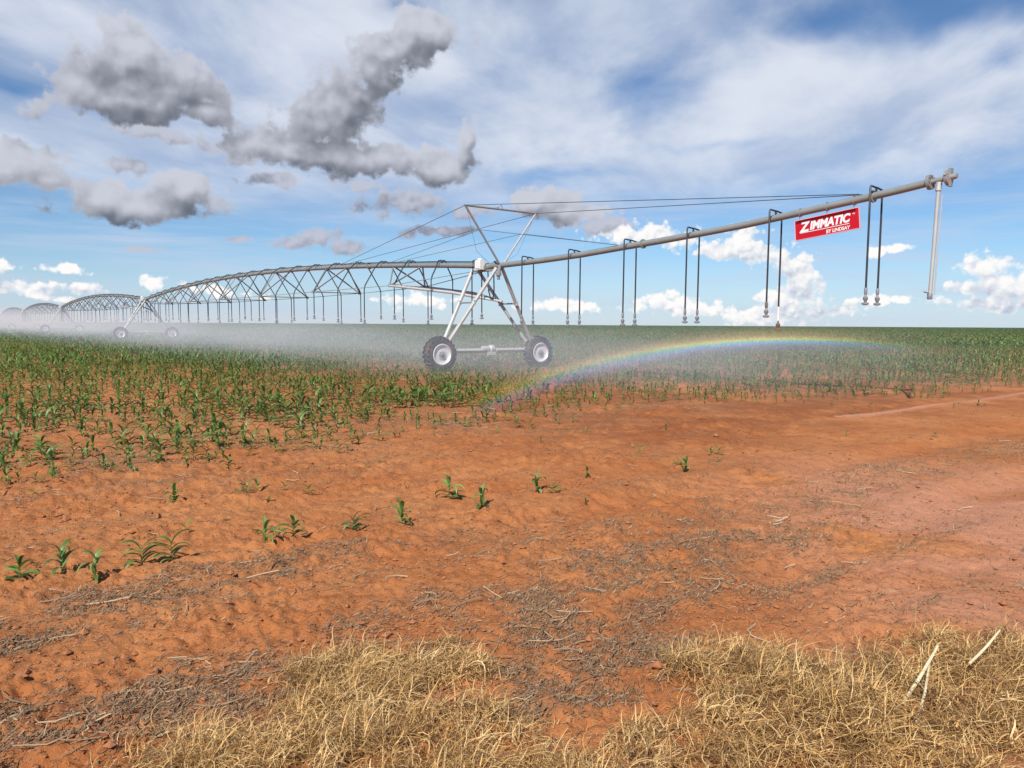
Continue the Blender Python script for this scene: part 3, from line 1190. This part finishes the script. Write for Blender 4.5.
# ------------------------------------------------------------------ spray mist round the sprinklers (a volume)
def vol_mat(name):
    m = bpy.data.materials.new(name)
    m.use_nodes = True
    m.node_tree.nodes.clear()
    t = NT(m.node_tree)
    out = t.n('ShaderNodeOutputMaterial')
    return m, t, out


m, t, out = vol_mat('spray_mist')
co = t.n('ShaderNodeTexCoord').outputs['Object']
x, y, z = t.xyz(co)
away = t.m('MULTIPLY', t.m('MINIMUM', x, 0.0), -1.0)
top = t.m('MULTIPLY_ADD', t.m('MINIMUM', away, 170.0), .019, 2.0)
zf = t.m('DIVIDE', z, top)
vert = t.m('SUBTRACT', 1.0, t.ss(.45, 1.05, zf))
shift = t.m('MULTIPLY_ADD', t.m('MAXIMUM', x, 0.0), -.30, 1.5)
across = t.m('DIVIDE', t.m('ADD', y, shift), t.m('MULTIPLY_ADD', t.m('MINIMUM', away, 60.0), .10, 8.0))
cross = t.ss(1.0, .25, t.m('ABSOLUTE', across))
endf = t.m('MULTIPLY', t.ss(17.5, 8.0, x), t.ss(-245.0, -190.0, x))
nz = t.noise(t.v('MULTIPLY', co, (.16, .22, .5)), 1.0, 3, .6)
den = t.m('MULTIPLY', t.m('MULTIPLY', vert, cross), t.m('MULTIPLY', endf, t.lin(.3, .7, nz, .35, 1.5)))
den = t.m('MULTIPLY', den, t.lin(0, 60, away, .046, .026))
vs = t.n('ShaderNodeVolumeScatter')
vs.inputs['Color'].default_value = (.64, .71, .82, 1)
vs.inputs['Anisotropy'].default_value = -.1
t.put(vs.inputs['Density'], den)
t.t.links.new(vs.outputs[0], out.inputs['Volume'])
mb = MB()
foot = [(-244, -19), (-20, -16), (3, -8.6), (18, -4.2), (18, 13), (-244, 13)]
for zz_ in (.03, 5.4):
    mb.v += [(a, b, zz_) for a, b in foot]
k = len(foot)
mb.f = [tuple(range(k))[::-1], tuple(range(k, 2 * k))] + [(i, (i + 1) % k, (i + 1) % k + k, i + k) for i in range(k)]
mist = mb.build('spray_mist', m, None, smooth=False)
mist.location = pt(0); mist.rotation_euler = (0, 0, RZ)
tag(mist, 'white drifting water spray below the irrigation spans', 'mist', kind='stuff')
try: m.cycles.volume_sampling = 'MULTIPLE_IMPORTANCE'
except Exception: pass

# ------------------------------------------------------------------ sun
SUN_EL = R(44.2); SUN_AZ = R(20.8)             # light travels towards azimuth +18 degrees
ld = Vector((math.sin(SUN_AZ) * math.cos(SUN_EL), math.cos(SUN_AZ) * math.cos(SUN_EL), -math.sin(SUN_EL)))
sl_ = bpy.data.lights.new('sun', 'SUN')
sl_.energy = 5.0
sl_.angle = R(.53)
sl_.color = (1.0, .955, .88)
so = bpy.data.objects.new('sun', sl_)
C.objects.link(so)
so.rotation_euler = ld.to_track_quat('-Z', 'Y').to_euler()

# ------------------------------------------------------------------ rainbow: an arc of coloured spray 42 degrees round the antisolar line, hanging in the mist
RB = 11.5
axis = ld.normalized()
ctr = Vector((0, 0, EYE)) + axis * RB * math.cos(R(43.2))
rad0 = RB * math.sin(R(43.2))
hz = Vector((axis.x, axis.y, 0)).normalized()
upv = (Vector((0, 0, 1)) - axis * axis.z).normalized()
sdv = axis.cross(upv).normalized()
rb = MB()
arc = [R(a) for a in np.linspace(-42, 42, 57)]
rb.tube([upv * math.cos(a) * rad0 + sdv * math.sin(a) * rad0 for a in arc], [.02 + .30 * math.sin(math.pi * min(1, max(0, i / 56))) ** .35 for i in range(57)], 14)
m, t, out = vol_mat('rainbow_spray')
co = t.n('ShaderNodeTexCoord').outputs['Object']
# distance from the axis of the bow -> colour; angle along the bow -> fading
du = t.v('DOT_PRODUCT', co, tuple(upv), out=1)
dsd = t.v('DOT_PRODUCT', co, tuple(sdv), out=1)
rr_ = t.m('SQRT', t.m('ADD', t.m('MULTIPLY', du, du), t.m('MULTIPLY', dsd, dsd)))
dax = t.v('DOT_PRODUCT', co, tuple(axis), out=1)
q = t.m('DIVIDE', t.m('SUBTRACT', t.m('MULTIPLY', t.m('SUBTRACT', rr_, rad0), math.cos(R(43.2))), t.m('MULTIPLY', dax, math.sin(R(43.2)))), .28)      # -1 inner .. +1 outer
ramp = t.n('ShaderNodeValToRGB')
t.put(ramp.inputs[0], t.m('MULTIPLY_ADD', q, .5, .5, clamp=True))
els = ramp.color_ramp.elements
cols = [(0.0, (0, 0, 0)), (.12, (.10, .06, .22)), (.28, (.13, .15, .60)), (.43, (.04, .34, .58)), (.55, (.12, .50, .20)), (.66, (.52, .50, .06)), (.78, (.70, .34, .06)), (.90, (.34, .09, .03)), (1.0, (0, 0, 0))]
els[0].position = cols[0][0]; els[0].color = (*cols[0][1], 1)
els[1].position = cols[-1][0]; els[1].color = (*cols[-1][1], 1)
for p_, c_ in cols[1:-1]:
    e = els.new(p_); e.color = (*c_, 1)
ang = t.m('ARCTAN2', dsd, du)
fade = t.m('MULTIPLY', t.ss(R(13), R(-10), ang), t.ss(R(-41), R(-32), ang))
vs = t.n('ShaderNodeVolumeScatter')
vs.inputs['Anisotropy'].default_value = -.6
t.put(vs.inputs['Color'], ramp.outputs[0])
t.put(vs.inputs['Density'], t.m('MULTIPLY', fade, .028))
t.t.links.new(vs.outputs[0], out.inputs['Volume'])
rbo = rb.build('rainbow', m, None)
rbo.location = ctr
tag(rbo, 'faint rainbow arc in the spray in front of the tower wheel', 'rainbow', kind='stuff')

# ------------------------------------------------------------------ sky
w = bpy.data.worlds.new('World')
scene.world = w
w.use_nodes = True
nt = w.node_tree
nt.nodes.clear()
t = NT(nt)
out = t.n('ShaderNodeOutputWorld')
gen = t.n('ShaderNodeTexCoord').outputs['Generated']
sky = t.n('ShaderNodeTexSky', sky_type='NISHITA', sun_disc=False)
sky.sun_elevation = SUN_EL
sky.sun_rotation = R(180 + 20.8)
sky.altitude = 900
sky.air_density = 1.0
sky.dust_density = .25
sky.ozone_density = 2.2
dx, dy, dzz = t.xyz(gen)
azn = t.m('ARCTAN2', dx, dy)
eln = t.m('ARCSINE', t.m('MINIMUM', t.m('MAXIMUM', dzz, -1.0), 1.0))
P = t.comb(azn, eln, 0.0)


def sky_el(px, py, rx, ry):
    """pixel ellipse of the photograph -> azimuth/elevation ellipse"""
    def ae(a, b):
        d = ray(a, b)
        return math.atan2(d.x, d.y), math.asin(d.z)
    a0, e0 = ae(px, py)
    a1, _ = ae(px + 5, py)
    _, e1 = ae(px, py - 5)
    return a0, e0, rx * abs(a1 - a0) / 5, ry * abs(e1 - e0) / 5


DARK = [(130, 62, 66, 38), (128, 44, 36, 20), (180, 74, 40, 24), (75, 80, 40, 26), (95, 88, 72, 32), (168, 90, 66, 30), (60, 98, 45, 22), (140, 90, 50, 26), (200, 106, 42, 18), (130, 102, 98, 20),
        (425, 28, 44, 26), (392, 50, 38, 26), (350, 86, 42, 34), (374, 70, 38, 28), (336, 104, 48, 34), (408, 44, 38, 26), (322, 118, 50, 36), (285, 148, 62, 24), (375, 158, 78, 22), (438, 170, 36, 20), (464, 146, 13, 24), (330, 152, 62, 24),
        (10, 168, 66, 25), (50, 180, 30, 14), (-30, 168, 50, 30),
        (142, 205, 98, 18), (185, 186, 46, 23), (105, 200, 42, 22), (540, 202, 36, 18), (565, 213, 50, 13)]
MID = [(150, 130, 45, 11), (185, 138, 22, 7), (120, 167, 24, 13), (208, 143, 30, 11), (275, 183, 40, 9), (215, 195, 25, 10), (405, 207, 52, 16), (362, 187, 26, 8), (440, 234, 38, 8),
       (318, 236, 34, 11), (345, 246, 32, 9), (290, 243, 22, 7), (595, 228, 42, 11), (236, 237, 16, 4), (150, 248, 16, 4), (470, 212, 30, 10), (250, 160, 20, 8)]
WHITE = [(650, 236, 34, 13), (690, 238, 18, 9), (612, 236, 34, 9), (738, 240, 24, 14), (755, 252, 34, 11), (722, 250, 24, 8),
         (800, 272, 20, 20), (806, 290, 28, 14), (770, 312, 60, 10), (786, 258, 11, 9), (790, 300, 26, 10), (885, 253, 24, 6),
         (985, 268, 28, 13), (1008, 284, 40, 20), (962, 288, 22, 8), (985, 306, 55, 9), (1035, 275, 20, 14),
         (66, 266, 30, 5), (18, 286, 46, 8), (92, 284, 24, 6), (-2, 266, 14, 10), (150, 286, 14, 7), (54, 294, 30, 4),
         (655, 301, 26, 8), (690, 308, 55, 9), (745, 312, 40, 9), (775, 292, 18, 9), (560, 305, 40, 8), (880, 302, 40, 6), (840, 310, 30, 6), (225, 290, 40, 6), (425, 300, 40, 8)]


def union(Pn, lst, k):
    cur = None
    for e in lst:
        a0, e0, ra, re = sky_el(*e)
        q = t.v('MULTIPLY_ADD', Pn, (1 / ra, 1 / re, 0), (-a0 / ra, -e0 / re, 0))
        L = t.v('LENGTH', q, out=1)
        cur = L if cur is None else t.m('SMOOTH_MIN', cur, L, k)
    return t.m('SUBTRACT', 1.0, cur)


def add_up(Pn, dv):
    return t.v('ADD', Pn, dv)


warp = t.v('MULTIPLY_ADD', t.noise(P, 9, 3, .5, col=True), (.05, .036, 0), (-.025, -.018, 0))
Pw = t.v('ADD', P, warp)


def billow(Pn, sc, det):
    nd = t.n('ShaderNodeTexVoronoi', feature='SMOOTH_F1', voronoi_dimensions='2D')
    t.put(nd.inputs['Vector'], Pn)
    nd.inputs['Scale'].default_value = sc
    nd.inputs['Detail'].default_value = det
    nd.inputs['Roughness'].default_value = .5
    nd.inputs['Lacunarity'].default_value = 2.1
    nd.inputs['Smoothness'].default_value = .35
    nd.normalize = False
    return t.m('SUBTRACT', .55, nd.outputs['Distance'])


def cumulus(lst, off, sc, amp, bamp, lit, dk, kk, up, soft, kn, kf, sb):
    fine = t.v('MULTIPLY_ADD', t.noise(P, sc * 2.5, 3, .55, col=True), (.012, .010, 0), (-.006, -.005, 0))
    Pb = t.v('ADD', P, fine)
    n0 = t.noise(P, sc, 9, .60)
    b0 = billow(Pb, sc * 1.3, 2.0)
    b1 = billow(add_up(Pb, (-up * .6, up, 0)), sc * 1.3, 1.0)
    F0 = t.m('ADD', union(Pw, lst, kk), off)
    F1 = t.m('ADD', union(add_up(Pw, (-.007, .026, 0)), lst, kk), off)
    d = t.m('MULTIPLY_ADD', t.m('SUBTRACT', n0, .5), amp, F0)
    d = t.m('MULTIPLY_ADD', b0, bamp, d)
    dens = t.ss(.0, soft, d)
    rel = t.m('MULTIPLY', t.m('SUBTRACT', b0, b1), kn)
    rel = t.m('MULTIPLY_ADD', t.m('SUBTRACT', F0, F1), kf, rel)
    rel = t.m('MULTIPLY_ADD', t.m('SUBTRACT', n0, .5), .9, rel)
    rim = t.m('MULTIPLY', t.ss(.55, .05, d), .38)
    s = t.ss(-.75, sb, t.m('ADD', rel, rim))
    return dens, t.mix(s, dk, lit)


dD, cD = cumulus(DARK, .12, 19, 2.6, .5, (.56, .58, .66), (.125, .140, .178), .22, .009, .36, .65, .85, .95)
dM, cM = cumulus(MID, .16, 30, 2.6, .7, (.50, .525, .62), (.17, .185, .245), .3, .006, .6, .7, .42, .85)
dW, cW = cumulus(WHITE, .30, 40, 1.7, 1.0, (.93, .92, .91), (.42, .49, .63), .35, .005, .55, .8, .26, .55)

# high veil of thin cloud, on a flat layer far above
inv = t.m('DIVIDE', 1.0, t.m('ADD', t.m('MAXIMUM', dzz, 0.0), .10))
Qv = t.comb(t.m('MULTIPLY', dx, inv), t.m('MULTIPLY', dy, inv), 0.0)
rotm = t.n('ShaderNodeVectorRotate', rotation_type='Z_AXIS')
t.put(rotm.inputs['Vector'], Qv)
rotm.inputs['Angle'].default_value = R(-78)
Qs = t.v('MULTIPLY', rotm.outputs[0], (.75, 1.25, 1))
v1 = t.noise(Qs, 1.5, 8, .56, .25)
v2 = t.noise(t.v('ADD', Qv, (3.1, 7.7, 0)), .8, 4, .5)
HOLES = [(8, 82, 40, 14), (0, 150, 20, 10), (960, 10, 130, 36), (820, 20, 70, 24), (650, 75, 70, 46), (720, 145, 90, 14), (560, 172, 90, 12), (1010, 60, 40, 22), (400, 5, 30, 14), (545, 178, 60, 10)]
hol = union(Pw, HOLES, .3)
VEILS = [(70, 40, 160, 70), (230, 180, 200, 40), (300, 60, 330, 130), (620, 20, 150, 90), (800, 120, 330, 60), (700, 165, 330, 35), (420, 190, 250, 40), (130, 130, 200, 60), (940, 95, 160, 50), (540, 110, 160, 90)]
vl = union(Pw, VEILS, .3)
vm = t.m('ADD', t.m('MULTIPLY', t.m('SUBTRACT', v1, .5), 1.9), t.m('MULTIPLY', t.m('SUBTRACT', v2, .5), .6))
vm = t.m('ADD', vm, t.m('MULTIPLY', t.m('MAXIMUM', vl, -.9), .75))
vm = t.m('SUBTRACT', vm, t.m('MULTIPLY', t.m('MAXIMUM', hol, 0.0), .6))
veil = t.m('MULTIPLY', t.ss(-.70, .55, vm), t.ss(R(4.5), R(13), eln))
veil = t.m('MULTIPLY', veil, .92)
cV = t.mix(t.ss(.34, .70, v1), (.44, .52, .68), (.72, .76, .84))
# thin low streaks and whitening near the horizon
Hs = t.comb(t.m('MULTIPLY', azn, 2.2), t.m('MULTIPLY', eln, 24.0), 0.0)
hn = t.noise(Hs, 1.6, 6, .6)
low = t.m('MULTIPLY', t.ss(.40, .78, hn), t.m('MULTIPLY', t.ss(R(14), R(5), eln), t.ss(R(-.5), R(1.0), eln)))
low = t.m('MULTIPLY', low, .8)
hzn = t.m('MULTIPLY', t.ss(R(6.0), R(-.3), eln), .6)

SKY_K = .092
skyc = t.v('SCALE', sky.outputs[0])
skyc.node.inputs['Scale'].default_value = SKY_K
skyc = t.v('MULTIPLY', skyc, (.72, .92, 1.10))
c = t.mix(low, skyc, (.52, .61, .77))
c = t.mix(hzn, c, (.52, .60, .77))
c = t.mix(veil, c, cV)
c = t.mix(dW, c, cW)
c = t.mix(t.m('MULTIPLY', dM, .95), c, cM)
c = t.mix(t.m('MULTIPLY', dD, .97), c, cD)
bg = t.n('ShaderNodeBackground')
t.put(bg.inputs['Color'], c)
bg.inputs['Strength'].default_value = 1.0
bg2 = t.n('ShaderNodeBackground')
bg2.inputs['Color'].default_value = (.16, .10, .07, 1)
ms = t.n('ShaderNodeMixShader')
t.put(ms.inputs[0], t.m('GREATER_THAN', eln, R(-.6)))
nt.links.new(bg2.outputs[0], ms.inputs[1])
nt.links.new(bg.outputs[0], ms.inputs[2])
nt.links.new(ms.outputs[0], out.inputs['Surface'])
w.cycles.sampling_method = 'MANUAL'
w.cycles.sample_map_resolution = 256

# ------------------------------------------------------------------ render settings
scene.view_settings.view_transform = 'Standard'
scene.view_settings.look = 'None'
scene.view_settings.exposure = 0.10
scene.view_settings.gamma = 1.0
cy_ = scene.cycles
cy_.max_bounces = 4
cy_.diffuse_bounces = 2
cy_.glossy_bounces = 2
cy_.transmission_bounces = 2
cy_.volume_bounces = 1
cy_.transparent_max_bounces = 8
cy_.use_denoising = True
cy_.denoiser = 'OPENIMAGEDENOISE'
cy_.denoising_input_passes = 'RGB_ALBEDO_NORMAL'
cy_.denoising_prefilter = 'ACCURATE'
cy_.volume_step_rate = 1.0
cy_.volume_max_steps = 256
mist.data.materials[0].cycles.volume_step_rate = .06
rbo.data.materials[0].cycles.volume_step_rate = .15
cy_.caustics_reflective = False
cy_.caustics_refractive = False
